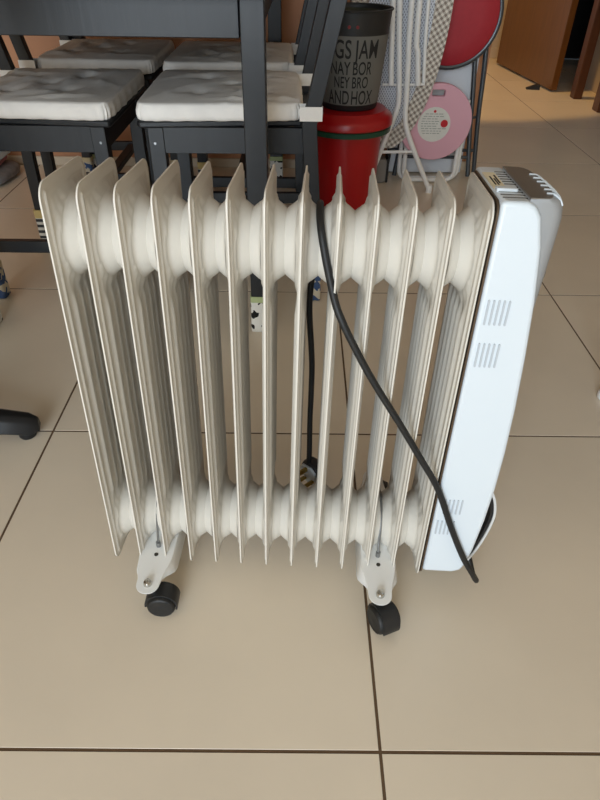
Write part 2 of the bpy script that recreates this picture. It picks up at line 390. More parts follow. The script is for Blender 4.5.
# silver control housing on the end
hs = MB(); lev = [(.6045, 0), (.600, .004), (.59, .006), (.56, .0065), (.50, .004), (.45, .002), (.415, -.002)]
N = 14; ya, yb = .006, .128
secs = []
def cover_x(z):
    for (xa, za), (xb, zb) in zip(right, right[1:]):
        if za <= z <= zb: return xa+(xb-xa)*(z-za)/(zb-za)
    return .262
def sil_x(z):
    t = (z-.41)/(.605-.41); return .2995+.0085*math.sin(min(1, max(0, t))*PI/2)
vs = []; fs = []; zz = [.41, .44, .48, .52, .56, .585, .596, .603, .6075]
for z in zz:
    xi = .262; xo = max(sil_x(z), cover_x(min(z, .601))+.0008) - (.0 if z < .59 else (.0022 if z < .6 else (.007 if z < .606 else .016)))
    row = [(xi, ya)]
    for k in range(N+1):
        a = -PI/2+PI*k/N; c = math.copysign(abs(math.cos(a))**.45, 1); sN = math.copysign(abs(math.sin(a))**.75, math.sin(a))
        row.append((xi+.006+(xo-xi-.006)*c, (ya+yb)/2+(yb-ya)/2*sN))
    row.append((xi, yb))
    secs.append(row)
n = len(secs[0])
for row, z in zip(secs, zz): vs += [(x, y, z) for x, y in row]
for i in range(len(zz)-1):
    for j in range(n): fs.append((i*n+j, i*n+(j+1) % n, (i+1)*n+(j+1) % n, (i+1)*n+j))
fs.append(tuple(range(n-1, -1, -1))); 
hous = MB().add(vs, fs+[tuple((len(zz)-1)*n+j for j in range(n))]).build('control_housing', SILVER, heater, ang=40)
MB().prism([(x-.0006*(x > .27), y) for x, y in secs[-1]], .6070, .6086, 'z').build('top_plate', DARKGREY, hous)
for k in range(6):
    y = .022+k*.0145
    q = (y-.067)/.061; kk = max(.05, math.cos(math.asin(min(1, abs(q)**(1/.75)))))**.45
    pts = [(.268+(xo_-.268)*kk, y, z_) for xo_, z_ in ((.2835, .6090), (.2920, .6084), (.3008, .6032), (.3046, .5975))]
    MB().tube([Vector(p) for p in spline(pts, 4)], .0011, 6).build('grip_slot', COVERW, hous)
for k, z in enumerate((.56, .51)):
    MB().lathe([(.013, 0), (.0125, .008), (.010, .011), (.002, .0112)], 24, Matrix.Translation((.3045, .067, z)) @ Matrix.Rotation(PI/2, 4, 'Y')).build('control_knob', DARKGREY, hous)
# cord hook at the foot of the cover
hk = [(.300, .210), (.312, .194), (.3205, .172), (.3240, .146), (.3200, .112), (.3120, .078), (.3020, .050), (.292, .058)]
def strip(pts, ya, yb, t):
    P2 = [Vector((p.x, p.y)) for p in spline([(a, b, 0) for a, b in pts], 6)]; mb = MB(); vs = []; fs = []
    for i, p in enumerate(P2):
        d = (P2[min(i+1, len(P2)-1)]-P2[max(i-1, 0)]).normalized(); nn = Vector((d.y, -d.x))*t/2
        for q, y in ((p-nn, ya), (p+nn, ya), (p+nn, yb), (p-nn, yb)): vs.append((q.x, y, q.y))
    for i in range(len(P2)-1):
        for j in range(4): fs.append((i*4+j, i*4+(j+1) % 4, i*4+4+(j+1) % 4, i*4+4+j))
    k = len(P2)-1; fs += [(3, 2, 1, 0), (k*4, k*4+1, k*4+2, k*4+3)]
    return mb.add(vs, fs)
hook = strip(hk, .032, .096, .0045).build('cord_hook', BLACKP, heater)
strip([(a+.0035, b) for a, b in hk[:-1]], .030, .0965, .0034).build('hook_trim', mat('chrome_glint_grey', (208, 208, 206), .3), hook)  # chrome trim: its bright reflection is put into a plain light grey colour
strip([(a+.0046, b) for a, b in ((.3225, .150), (.3255, .142), (.3245, .13))], .033, .097, .003).build('hook_band', CHROME, hook)
# foot brackets with casters
def bracket(x, front_turn, rear_turn):
    zf, zb_ = floor_z(x, -.05)+.062, floor_z(x, .185)+.062
    def pz(y): return zf+(zb_-zf)*(y+.05)/.235
    mb = MB(); vs = []; n = 0
    # outline in (x,y): wide in the middle, rounded narrow ends
    pts = []
    def hw(y):
        d = min(y+.066, .201-y); e = .0165 if d > .0165 else math.sqrt(max(0, .0165**2-(.0165-d)**2))
        t = min(1, max(0, (d-.02)/.05)); return e+.0085*t*t*(3-2*t)
    def flg(y): d = min(y+.066, .201-y); t = min(1, max(0, (d-.018)/.05)); return .001+.024*t*t*(3-2*t)
    ys = [-.066+.0165*(1-math.cos(k/6*PI/2)) for k in range(7)]+[-.04, -.03, -.02, -.01, .0, .01, .03, .0675, .105, .125, .135, .145, .155, .165, .175]+[.201-.0165*(1-math.cos(k/6*PI/2)) for k in range(6, -1, -1)]
    fs = []
    for y in ys:
        h = max(hw(y), .0004)
        for q, zz_ in ((-h-.006*min(1, flg(y)/.02), -flg(y)), (-h, 0), (h, 0), (h+.006*min(1, flg(y)/.02), -flg(y))): vs.append((q, y, pz(y)+zz_))
    k = len(ys)
    for i in range(k-1):
        for j in range(3): fs.append((i*4+j, i*4+j+1, i*4+5+j, i*4+4+j))
    o = MB().add(vs, fs).build('foot_bracket', BRACKW, heater, ang=50)
    sol = o.modifiers.new('solid', 'SOLIDIFY'); sol.thickness = .0022; sol.offset = -1
    o.location = (x, 0, 0)
    # wire clamp over the lower tube, bolts and holes
    w = [(0, .018, pz(.018)-.004), (0, .018, pz(.018)+.006), (0, .0245, ZB-.01), (0, .031, ZB+.014), (0, .046, ZB+.033), (0, YC, ZB+.0405), (0, .088, ZB+.033), (0, .103, ZB+.014), (0, .11, ZB-.01), (0, .116, pz(.116)+.006), (0, .116, pz(.116)-.004)]
    MB().tube(spline(w, 5), .0020, 8).build('clamp_wire', ZINC, o)
    MB().tube([(0, .018, pz(.018)), (0, .018, pz(.018)+.009)], .0036, 10).build('wire_nut', ZINC, o)
    MB().lathe([(.0031, 0), (.0031, .0008)], 14, Matrix.Translation((0, .002, pz(.002)))).build('screw_hole', SLOT, o)
    for y, turn in ((-.05, front_turn), (.185, rear_turn)):
        MB().lathe([(.0062, 0), (.0064, .003), (.0052, .006), (.0025, .0072), (.0003, .0074)], 18, Matrix.Translation((0, y, pz(y)))).build('bolt', CHROME, o)
        c = empty('caster'); c.parent = heater; tr = .013
        R = .0208
        cx, cy = x+.003, y+.005*(1 if y < 0 else -1)
        c.location = (cx, cy, floor_z(cx, cy)+.0004); c.rotation_euler = (0, 0, turn)
        zt = pz(y)-c.location.z
        # hood (axle along local x), wheel trails behind along +y
        hood = MB(); arc = []
        for k2 in range(13): a = PI*(-.10)+k2/12*PI*1.12; arc.append((tr+math.cos(a)*(R+.0035), R+math.sin(a)*(R+.0035)))
        inner = [(tr+math.cos(PI*(-.10)+k2/12*PI*1.12)*(R+.0006), R+math.sin(PI*(-.10)+k2/12*PI*1.12)*(R+.0006)) for k2 in range(12, -1, -1)]
        hood.prism(arc+inner, -.013, .013, 'x')
        h = hood.build('hood', BLACKP, heater, ang=50); h.parent = c
        MB().tube([(0, 0, zt-.002), (0, 0, R+.012)], .006, 12).build('stem', ZINC, c)
        for s in (-1, 1):
            m = Matrix.Translation((s*.0015, tr, R)) @ Matrix.Rotation(s*PI/2, 4, 'Y')
            MB().lathe([(R-.004, .0), (R-.001, .0005), (R, .003), (R, .012), (R-.0018, .0152), (R-.004, .0165), (R-.006, .0162), (.004, .0172), (.0005, .0174)], 36, m).build('wheel', RUBBER, c, ang=30)
    return o
bracket(-.166, PI/2+.06+PI, 1.0)
bracket(.1675, PI+.467, -.5)

# power cord and plug
cl = [(.2985, .07, .085), (.3060, .045, .066), (.3165, .022, .034), (.3185, .006, .0370), (.3040, -.0065, .0680), (.2840, -.0085, .1035), (.2585, -.0085, .1590), (.2280, -.0085, .2320), (.1965, -.0085, .2850), (.1655, -.0085, .3352), (.1255, -.0085, .3980),
      (.0995, -.0080, .4440), (.0860, -.0060, .4700), (.0770, .0000, .4900), (.0655, .0155, .5280), (.0585, .0265, .5570), (.0560, .045, .5690), (.0555, .067, .5735), (.0553, .092, .5660), (.0545, .109, .5360), (.050, .122, .4800), (.0470, .134, .4200), (.0520, .143, .3500), (.0545, .147, .3050), (.0550, .149, .2160), (.0565, .151, .1450), (.0555, .152, .1290)]
MB().tube(spline(cl, 8), .0043, 12).build('power_cord', RUBBER, heater, ang=60)
pl = empty('plug'); pl.parent = heater; pl.location = (.0555, .152, .126); pl.rotation_euler = (0.1, -.22, -.85)
pl.matrix_parent_inverse.identity()
body = MB().prism([(-.021, -.010), (-.012, .001), (-.005, .004), (.005, .004), (.012, .001), (.022, -.010), (.024, -.022), (.016, -.042), (.006, -.046), (-.006, -.046), (-.018, -.040)], -.002, .016, 'y').build('plug_body', BLACKP, pl, bevel=.003)
fc = MB().prism([(-.019, -.012), (-.011, -.003), (.010, -.003), (.019, -.012), (.020, -.022), (.013, -.038), (-.013, -.038)], -.0055, -.0015, 'y').build('plug_face', COVERW, pl, bevel=.001)
for (px, pz_, w_, h_) in ((0, -.008, .004, .007), (-.010, -.029, .0065, .0035), (.010, -.029, .0065, .0035)):
    MB().box((px-w_/2, -.022, pz_-h_/2), (px+w_/2, -.005, pz_+h_/2)).build('pin', BRASS, fc)

# ------------------------------------------------------------------ dining table
def sock(hx, hy):
    mb = MB(); vs = []; fs = []; st = [(.0, -.003), (.003, .0008), (.02, .0014), (.05, .0006), (.08, .0008), (.097, .0014), (.1, .0006)]
    for z, o_ in st: vs += [(x, y, z) for x, y in rrect(-hx-o_, -hy-o_, hx+o_, hy+o_, .006, 3)]
    n = len(vs)//len(st)
    for i in range(len(st)-1):
        for j in range(n): fs.append((i*n+j, i*n+(j+1) % n, (i+1)*n+(j+1) % n, (i+1)*n+j))
    fs += [tuple(range(n-1, -1, -1)), tuple((len(st)-1)*n+j for j in range(n))]
    return mb.add(vs, fs)
table = empty('dining_table', (-.436, 1.895, 0)); tag(table, 'black-brown wooden dining table with its narrow end toward the heater', 'table')
hw, hl = .37, .585
for sx in (-1, 1):
    for sy in (-1, 1):
        cx, cy = sx*(hw-.024), sy*(hl-.024)
        leg = MB().box((cx-.023, cy-.023, .002), (cx+.023, cy+.023, .705)).build('leg', BWOOD, table, bevel=.002)
        sk = sock(.0245, .0245).build('leg_sock', SOCK_PANDA, leg, ang=60); sk.location = (cx, cy, 0)
for sx in (-1, 1): MB().box((sx*(hw-.024)-.011, -hl+.05, .641), (sx*(hw-.024)+.011, hl-.05, .706)).build('side_apron', BWOOD, table, bevel=.0015)
for sy in (-1, 1): MB().box((-hw+.05, sy*(hl-.030)-.011, .639), (hw-.05, sy*(hl-.030)+.011, .706)).build('end_apron', BWOOD, table, bevel=.0015)
MB().box((-hw-.012, -hl-.03, .706), (hw+.012, hl+.03, .736)).build('table_top', BWOOD, table, bevel=.003)

# ------------------------------------------------------------------ chairs
def make_chair():
    t = empty('dining_chair')
    legs = []
    for sy in (-1, 1):
        y = sy*.192
        a = MB().box((.148, sy*.178-.0165, .002), (.185, sy*.178+.0165, .440)).build('front_leg', BWOOD, t, bevel=.002)
        b = MB()
        prof = [(-.2065, .002), (-.2015, .25), (-.1880, .45), (-.2000, .50), (-.2420, .685), (-.3020, .95)]
        for (xa, za), (xb, zb) in zip(prof, prof[1:]):
            b.hexa([(xa-.0175, y-.0135, za), (xa+.0175, y-.0135, za), (xa+.0175, y+.0135, za), (xa-.0175, y+.0135, za)],
                   [(xb-.0175, y-.0135, zb), (xb+.0175, y-.0135, zb), (xb+.0175, y+.0135, zb), (xb-.0175, y+.0135, zb)])
        # drop the inner caps
        b.f = [f for i, f in enumerate(b.f) if not ((i % 6 == 0 and i > 0) or (i % 6 == 1 and i < 24))]
        b = b.build('rear_leg', BWOOD, t, bevel=.0015)
        legs += [(a, .1665, sy*.178), (b, -.2065, y)]
        MB().lathe([(.0034, 0), (.003, .001)], 10, Matrix.Translation((.170, sy*.1945, .405)) @ Matrix.Rotation(-sy*PI/2, 4, 'X')).build('screw', ZINC, a)
        MB().box((-.175, sy*.183-.009, .382), (.150, sy*.183+.009, .440)).build('side_apron', BWOOD, t, bevel=.001)
        MB().box((-.19, sy*.185-.009, .128), (.150, sy*.185+.009, .160)).build('side_stretcher', BWOOD, t, bevel=.002)
    MB().box((.158, -.162, .382), (.176, .162, .440)).build('front_apron', BWOOD, t, bevel=.001)
    MB().box((-.200, -.180, .382), (-.182, .180, .440)).build('rear_apron', BWOOD, t, bevel=.001)
    MB().box((-.02, -.176, .134), (.012, .176, .154)).build('cross_stretcher', BWOOD, t, bevel=.002)
    MB().prism([(-.172, -.176), (.200, -.205), (.205, -.195), (.205, .195), (.200, .205), (-.172, .176)], .440, .4545, 'z').build('seat', BWOOD, t, bevel=.004)
    for z, h in ((.885, .06), (.79, .035), (.715, .035)):
        x = -.2420-.060*(z-.685)/.265; x2 = x-.060*h/.265; mb = MB(); k = 8; vs = []
        for i in range(k+1):
            y = -.18+.36*i/k; c = -.018*(1-(y/.18)**2)
            vs.append([(x+c-.008, y, z), (x+c+.008, y, z), (x2+c+.008, y, z+h), (x2+c-.008, y, z+h)])
        fl = [p for r in vs for p in r]; fs = [(3, 2, 1, 0), (k*4, k*4+1, k*4+2, k*4+3)]
        for i in range(k):
            for j in range(4): fs.append((i*4+j, i*4+(j+1) % 4, i*4+4+(j+1) % 4, i*4+4+j))
        mb.add(fl, fs).build('back_slat', BWOOD, t, bevel=.001)
    return t, legs
def put_socks(legs, m):
    for leg, x, y in legs:
        s = sock(.0195, .018).build('leg_sock', m, leg, ang=60)
        s.location = (x, y, 0)
def make_cushion(seed):
    rnd = random.Random(seed); t = empty('seat_cushion'); mb = MB(); N = 36
    tuft = [(.07, -.085), (.07, .085), (-.075, -.085), (-.075, .085), (0, 0)]
    wr = [(rnd.uniform(-.15, .15), rnd.uniform(-.16, .16), rnd.uniform(0, PI), rnd.uniform(.03, .09), rnd.uniform(.002, .0065)) for _ in range(26)]
    def top(x, y, e):
        z = .037+.005*min(1, e/.08)
        for a, b in tuft:
            d = math.hypot(x-a, y-b); z -= .0125*math.exp(-(d/.014)**2)+.004*math.exp(-(d/.04)**2)
            an = math.atan2(y-b, x-a); z -= .0018*math.exp(-((d-.03)/.02)**2)*math.cos(an*5+seed)
        for a, b, th, L, A in wr:
            u = (x-a)*math.cos(th)+(y-b)*math.sin(th); v = -(x-a)*math.sin(th)+(y-b)*math.cos(th)
            z += A*math.exp(-(v/.006)**2)*math.exp(-(u/L)**2)
        return z
    def hw_(x): return .192+(.015)*(x+.19)/.39
    x0, x1 = -.170, .205; vs = []; fs = []
    def pos(i, j): 
        u = -1+2*i/N; v = -1+2*j/N
        su = math.sin(u*PI/2*.94)/math.sin(PI/2*.94); sv = math.sin(v*PI/2*.94)/math.sin(PI/2*.94)
        # round the corners a little
        k = 1-.05*(abs(su)**10)*(abs(sv)**10)
        x = (x0+x1)/2+(x1-x0)/2*su*k; return x, hw_(x)*sv*k, min(1-abs(su), 1-abs(sv))*.2
    idx = {}
    for i in range(N+1):
        for j in range(N+1):
            x, y, e = pos(i, j); z = top(x, y, e)
            if e < .008: z -= .0035*(1-e/.008)**2
            idx[i, j] = len(vs); vs.append((x, y, z))
    for i in range(N):
        for j in range(N): fs.append((idx[i, j], idx[i+1, j], idx[i+1, j+1], idx[i, j+1]))
    ring = [(i, 0) for i in range(N)]+[(N, j) for j in range(N)]+[(i, N) for i in range(N, 0, -1)]+[(0, j) for j in range(N, 0, -1)]
    prev = [idx[r] for r in ring]
    for z, off in ((.022, .004), (.012, .0045), (.003, .002), (.0, -.004)):
        cur = []
        for q, r in enumerate(ring):
            x, y, e = pos(*r); cx = (x0+x1)/2; l = math.hypot(x-cx, y); w_ = 1+off/l+.0022*math.sin(q*1.7+seed)/l
            cur.append(len(vs)); vs.append((cx+(x-cx)*w_, y*w_, z+(.001*math.sin(q*.9+seed) if z else 0)))
        for k in range(len(ring)): k2 = (k+1) % len(ring); fs.append((prev[k], prev[k2], cur[k2], cur[k]))
        prev = cur
    fs.append(tuple(prev))
    mb.add(vs, fs).build('pad', FABRIC, t, ang=70)
    for a, b in tuft: MB().lathe([(.006, 0), (.0055, .0025), (.001, .0035)], 12, Matrix.Translation((a, b, top(a, b, .1)-.001))).build('tuft_button', FABRIC, t)
    for sy in (-1, 1):   # strap looped round the rear post
        y = sy*.192; xo = -.1935; pts = [(-.1655, y-sy*.020), (xo+.021, y-sy*.0165), (xo+.021, y+sy*.0165), (xo-.0215, y+sy*.0175), (xo-.0225, y-sy*.0165), (xo+.0205, y-sy*.0185)]
        s = MB(); vs = []; fs = []
        L = [(-.1655, y+sy*.0165), (xo-.0235, y+sy*.0175), (xo-.0235, y-sy*.0175), (-.1655, y-sy*.018)]
        I = [(-.1655, y+sy*.0145), (xo-.0215, y+sy*.0155), (xo-.0215, y-sy*.0155), (-.1655, y-sy*.016)]
        for (a, b), (c, d) in zip(L, I): vs += [(a, b, .004), (a, b, .034), (c, d, .034), (c, d, .004)]
        for i in range(3):
            for j in range(4): fs.append((i*4+j, i*4+(j+1) % 4, i*4+4+(j+1) % 4, i*4+4+j))
        fs += [(3, 2, 1, 0), (12, 13, 14, 15)]
        s.add(vs, fs).build('strap', FABRIC, t)
    return t
CH = [((-.6186, 1.675), 0.0, SOCK_STRIPE, 3, 'black dining chair on the left of the table, nearer the heater', 'creased cream seat cushion on the near left dining chair'),
      ((-.170, 1.680), PI+.02, SOCK_BLUE, 11, 'black dining chair on the right of the table, beside the red bin', 'tufted cream seat cushion on the near right dining chair, beside the red bin'),
      ((-.198, 2.19), PI, SOCK_STRIPE, 23, 'black dining chair at the far right of the table, behind the near right chair', 'cream seat cushion on the far right dining chair, behind the table leg'),
      ((-.624, 2.212), 0, SOCK_BLUE, 31, 'black dining chair at the far left of the table, near the terracotta wall', 'cream seat cushion on the far left dining chair, near the terracotta wall')]
proto, plegs = make_chair()
chairs = [proto]+[copy_tree(proto) for _ in range(3)]
for k, ((x, y), rz, sm_, seed, l1, l2) in enumerate(CH):
    c = chairs[k]
    c.scale = (.92 if rz == 0 else 1, 1, 1); c.location = (x, y, 0); c.rotation_euler = (0, 0, rz); tag(c, l1, 'chair', 'dining chairs around the black table')
    cu = make_cushion(seed); cu.location = (x, y, .4548); cu.rotation_euler = (0, 0, rz); tag(cu, l2, 'cushion', 'cream seat cushions')
    cu.scale = c.scale
    for ch in c.children:
        if ch.name.startswith('front_leg'):
            sy = 1 if ch.data.vertices[0].co.y > 0 else -1; put_socks([(ch, .1665, sy*.178)], sm_)
        elif ch.name.startswith('rear_leg'):
            sy = 1 if ch.data.vertices[0].co.y > 0 else -1; put_socks([(ch, -.2065, sy*.192)], SOCK_BLUE if (k == 0 and sy < 0) else sm_)

# ------------------------------------------------------------------ red bin and printed bucket
BX, BY = .158, 2.205
bn = empty('round_bin', (BX, BY, 0)); tag(bn, 'glossy red round lidded bin with a dark green ring under its lid', 'bin')
MB().lathe([(.106, .0), (.110, .004), (.116, .12), (.122, .272), (.119, .272), (.112, .01)], 48).build('body', RED, bn)
MB().lathe([(.122, .262), (.150, .266), (.151, .280), (.146, .285), (.122, .286)], 48).build('ring', GREEN, bn)
MB().lathe([(.150, .284), (.1545, .288), (.1545, .304), (.149, .316), (.134, .325), (.128, .332), (.100, .335), (.001, .336)], 48).build('lid', RED, bn)
bk = empty('printed_bucket', (BX+.006, BY, .3362)); tag(bk, 'black wastebasket printed with place names, standing on the red bin', 'wastebasket')
def br(z): return .0905+(.1165-.0905)*z/.275
MB().lathe([(.0885, 0), (.0905, .003), (br(.14), .14), (br(.275), .275), (br(.275)-.002, .275), (br(.01)-.003, .01), (.002, .008)], 56).build('body', BUCK, bk)
MB().tube([((br(.275)+.001)*math.cos(2*PI*i/48), (br(.275)+.001)*math.sin(2*PI*i/48), .275) for i in range(48)], .0035, 8, closed=True).build('rim', BUCK, bk)
lin_ = MB(); prof = [(.092, .10), (.100, .20), (.108, .262), (.085, .268), (.06, .24), (.03, .225), (.001, .22)]
lin_.lathe(prof, 40, close_ends=False); lin_ = lin_.build('bin_liner', mat('dark_green_bag', (38, 44, 32), .5, bump=.8, bscale=40), bk)
band = MB(); vs = []; fs = []; n = 40
for i in range(n+1):
    a = math.radians(-90-100+200*i/n)
    for z in (.018, .212): vs.append(((br(z)+.0006)*math.cos(a), (br(z)+.0006)*math.sin(a), z))
for i in range(n): fs.append((2*i, 2*i+2, 2*i+3, 2*i+1))
band = band.add(vs, fs).build('print_band', PRINT, bk, ang=60)
def text_on_cone(word, zb, zh, s0, anchor, squeeze):
    cu = bpy.data.curves.new('word', 'FONT'); cu.body = word; cu.size = 1; cu.fill_mode = 'FRONT'; cu.offset = .010; cu.space_character = 1.02
    o = bpy.data.objects.new('word', cu); C.objects.link(o); bpy.context.view_layer.update()
    dg = bpy.context.evaluated_depsgraph_get(); me = bpy.data.meshes.new_from_object(o.evaluated_get(dg)); bpy.data.objects.remove(o); bpy.data.curves.remove(cu)
    bm = bmesh.new(); bm.from_mesh(me); bmesh.ops.subdivide_edges(bm, edges=[e for e in bm.edges if e.calc_length() > .12], cuts=2); bmesh.ops.triangulate(bm, faces=bm.faces)
    xs_ = [v.co.x for v in bm.verts]; ys_ = [v.co.y for v in bm.verts]; xa, xb = min(xs_), max(xs_); h = .7
    k = zh/h; w_ = (xb-xa)*k*squeeze
    for v in bm.verts:
        z = zb+v.co.y*k; s = (v.co.x-xa)*k*squeeze+(s0 if anchor == 'L' else s0-w_)
        r = br(z)+.0011; a = -PI/2+s/.104
        v.co = (r*math.cos(a), r*math.sin(a), z)
    bm.to_mesh(me); bm.free(); me.materials.clear(); me.materials.append(INK)
    o = bpy.data.objects.new('lettering', me); C.objects.link(o); o.parent = band
for zb, zh, l, r in ((.155, .050, 'GS', 'JAM'), (.110, .036, 'NAY', 'BOR'), (.072, .032, 'NEY', 'BRO'), (.024, .040, 'AND', 'HOX')):
    text_on_cone(l, zb-.002, zh, -.010, 'R', .62); text_on_cone(r, zb-.002, zh, -.002, 'L', .62)
for s in (-.020, .004):
    a = -PI/2+s/.108; z = .236; MB().lathe([(.0048, -.0002), (.0045, .0012)], 12, Matrix.Translation(((br(z)+.0003)*math.cos(a), (br(z)+.0003)*math.sin(a), z)) @ Matrix.Rotation(a, 4, 'Z') @ Matrix.Rotation(PI/2, 4, 'Y')).build('red_dot', mat('dark_red', (120, 24, 26), .6), bk)

# ------------------------------------------------------------------ folded ironing board
ib = empty('ironing_board', (.335, 2.40, 0)); tag(ib, 'folded ironing board with white tube legs and grey gingham cover, standing on end', 'ironing board')
def board_outline(inset=0, n=18):
    pts = []
    def hw2(z): 
        t = min(1, max(0, (z-.145)/.50)); return .172*math.sin(min(1, t**.62*1.0)*PI/2)**.9 if t < 1 else .172
    zs = [.145+.5*(k/n)**1.8 for k in range(n+1)]+[.8, 1.0, 1.20, 1.30]
    rightp = [(max(0.0, hw2(z)-inset), z) for z in zs]
    rightp = [(x, z+inset*(1-min(1, k/7))) for k, (x, z) in enumerate(rightp)]
    rightp[0] = (0, .145+inset); rightp += [(.150-inset, 1.345-inset), (.11, 1.355-inset)]
    return rightp[0:]+[(-x, z) for x, z in reversed(rightp[1:])]
ol = board_outline(0); il = board_outline(.062)
MB().prism([(x, z) for x, z in il], -.001, .004, 'y').build('mesh_panel', MESH, ib)
cv = MB().prism(ol, .006, .022, 'y').build('cover', GINGHAM, ib, bevel=.004)
rim = MB(); vs = []; fs = []; k = len(ol)
for (a, b), (c, d) in zip(ol, il): vs += [(a, .012, b), (a*.985, -.006, b+.002), (c, -.0035, d), (c, .002, d)]
for i in range(k):
    i2 = (i+1) % k
    for j in range(3): fs.append((i*4+j, i*4+j+1, i2*4+j+1, i2*4+j))
rim.add(vs, fs).build('cover_hem', GINGHAM, ib, ang=60)
def px(x): return x-.335
def itube(name, pts, r): return MB().tube(spline([(px(a), y, z) for a, y, z in pts], 5), r, 10).build(name, WTUBE, ib, ang=60)
itube('leg_tube', [(.258, -.05, 1.25), (.298, -.05, .62), (.310, -.05, .45), (.317, -.05, .372)], .0095)
itube('leg_tube', [(.268, -.05, 1.25), (.3215, -.05, .60), (.337, -.05, .45), (.349, -.05, .330), (.343, -.05, .28), (.328, -.05, .235), (.281, -.05, .085), (.256, -.05, .012)], .0095)
itube('leg_tube', [(.345, -.05, 1.25), (.3595, -.05, .60), (.368, -.05, .45), (.376, -.05, .325), (.378, -.05, .28), (.392, -.05, .22), (.446, -.05, .112), (.5, -.055, .012)], .0095)
itube('leg_tube', [(.372, -.05, 1.25), (.386, -.05, .57), (.398, -.05, .47), (.411, -.05, .372)], .0095)
itube('support_rod', [(.40, -.018, 1.25), (.419, -.018, .60), (.431, -.018, .43), (.436, -.018, .372)], .0065)
itube('support_rod', [(.29, -.036, .370), (.35, -.036, .370), (.437, -.036, .372)], .004)
itube('crossbar', [(.296, -.05, .146), (.35, -.05, .147), (.424, -.05, .149)], .0055)
for x, y in ((.256, -.05), (.5, -.055)): 
    MB().lathe([(.0115, 0), (.0118, .025), (.010, .028)], 12, Matrix.Translation((px(x), y, 0))).build('foot_cap', WTUBE, ib)

# ------------------------------------------------------------------ folded stools
def disc_tilt(o): return o
ps = empty('folding_stool', (.507, 2.436, 0)); tag(ps, 'pink folding stool with white tube legs and a round paper sticker', 'stool')
slot = [(.0+x, z) for x, z in rrect(-.027, .322, .020, .344, .006, 4)][::-1]
seat = MB().prism(circ(0, .232, .134, 56), -.012, .012, 'y', holes=[slot]).build('seat', PINK, ps, bevel=.003)
stk = MB().prism(circ(-.006, .226, .061, 40), -.0128, -.0118, 'y').build('sticker', PAPER, seat)
MB().prism(circ(.032, .230, .0135, 20), -.0134, -.0126, 'y').build('red_spot', REDINK, stk)
MB().prism(circ(-.008, .272, .005, 12), -.0134, -.0126, 'y').build('red_spot', REDINK, stk)
rnd = random.Random(5)
for r in range(9):
    z = .262-r*.0085; hwid = math.sqrt(max(0, .052**2-(z-.226)**2))*.85; x = -.010-hwid
    while x < -.010+hwid-.006:
        l = rnd.uniform(.006, .016)
        if not (.014 < x+l and x < .05 and abs(z-.230) < .016): MB().box((x, -.0132, z), (x+l, -.0127, z+.0022)).build('print_line', GREYTXT, stk)
        x += l+.0035
def uframe(name, x0, x1, ztop, y, r, parent, m, zb=.011, yb=None):
    pts = [(x0, y, ztop), (x0, y, zb+.05)]
    rr = .035
    for k in range(1, 7): a = PI+PI/2*k/6; pts.append((x0+rr+rr*math.cos(a), y, zb+rr+rr*math.sin(a)))
    for k in range(0, 7): a = -PI/2+PI/2*k/6; pts.append((x1-rr+rr*math.cos(a), y, zb+rr+rr*math.sin(a)))
    pts += [(x1, y, zb+.05), (x1, y, ztop)]
    return MB().tube(pts, r, 10).build(name, m, parent, ang=60)
uframe('leg_frame', -.093, .108, .19, .026, .0085, ps, WTUBE)
uframe('leg_frame', -.110, .122, .30, .044, .0085, ps, WTUBE)
for s in (-1, 1): MB().tube([(s*.075, .012, .25), (s*.075, .05, .25)], .008, 10).build('hinge_pin', WTUBE, ps)

rs = empty('folding_stool', (.536, 2.515, 0)); tag(rs, 'folding stool with round red vinyl seat and grey tube rim, behind the pink stool', 'stool')
MB().lathe([(.150, -.012), (.160, -.006), (.160, .006), (.150, .013), (.10, .017), (.001, .018)], 48, Matrix.Translation((0, 0, .566)) @ Matrix.Rotation(PI/2, 4, 'X')).build('seat', REDVINYL, rs)
MB().tube([(.164*math.cos(2*PI*i/48), 0, .566+.164*math.sin(2*PI*i/48)) for i in range(48)], .0098, 10, closed=True).build('seat_rim', GTUBE, rs)
for s in (1, -1):
    MB().tube(spline([(s*.104, .020, .44), (s*.120, .016, .30), (s*.128, .012, .20), (s*.150, .0, .0095)], 4), .0092, 10).build('leg', GTUBE, rs)
    MB().tube(spline([(s*.142, .034, .48), (s*.152, .034, .36), (s*.160, .034, .22), (s*.182, .036, .0095)], 4), .0092, 10).build('leg', GTUBE, rs)
    MB().tube([(s*.116, .013, .225), (s*.15, .034, .225)], .005, 8).build('hinge_pin', GTUBE, rs)
MB().tube([(-.138, .004, .082), (.138, .004, .082)], .0065, 8).build('crossbar', GTUBE, rs)
MB().tube([(-.164, .036, .10), (.164, .036, .10)], .0065, 8).build('crossbar', GTUBE, rs)

# pale panel behind the stools and the small grey case
pn = MB().box((.36, 2.572, .004), (.668, 2.61, .95)).build('storage_panel', PANELW, bevel=.004); tag(pn, 'pale blue-white flat panel leaning upright behind the folded stools', 'panel')
gc = empty('small_case', (.318, 2.475, 0)); tag(gc, 'small grey case with a black edge on the floor beside the red bin', 'case')
MB().prism(rrect(-.04, .0, .028, .092, .018), -.03, .03, 'y').build('shell', GREYBOX, gc, bevel=.004)
MB().prism(rrect(.024, .002, .033, .095, .004), -.032, .032, 'y').build('edge_band', BLACKP, gc)

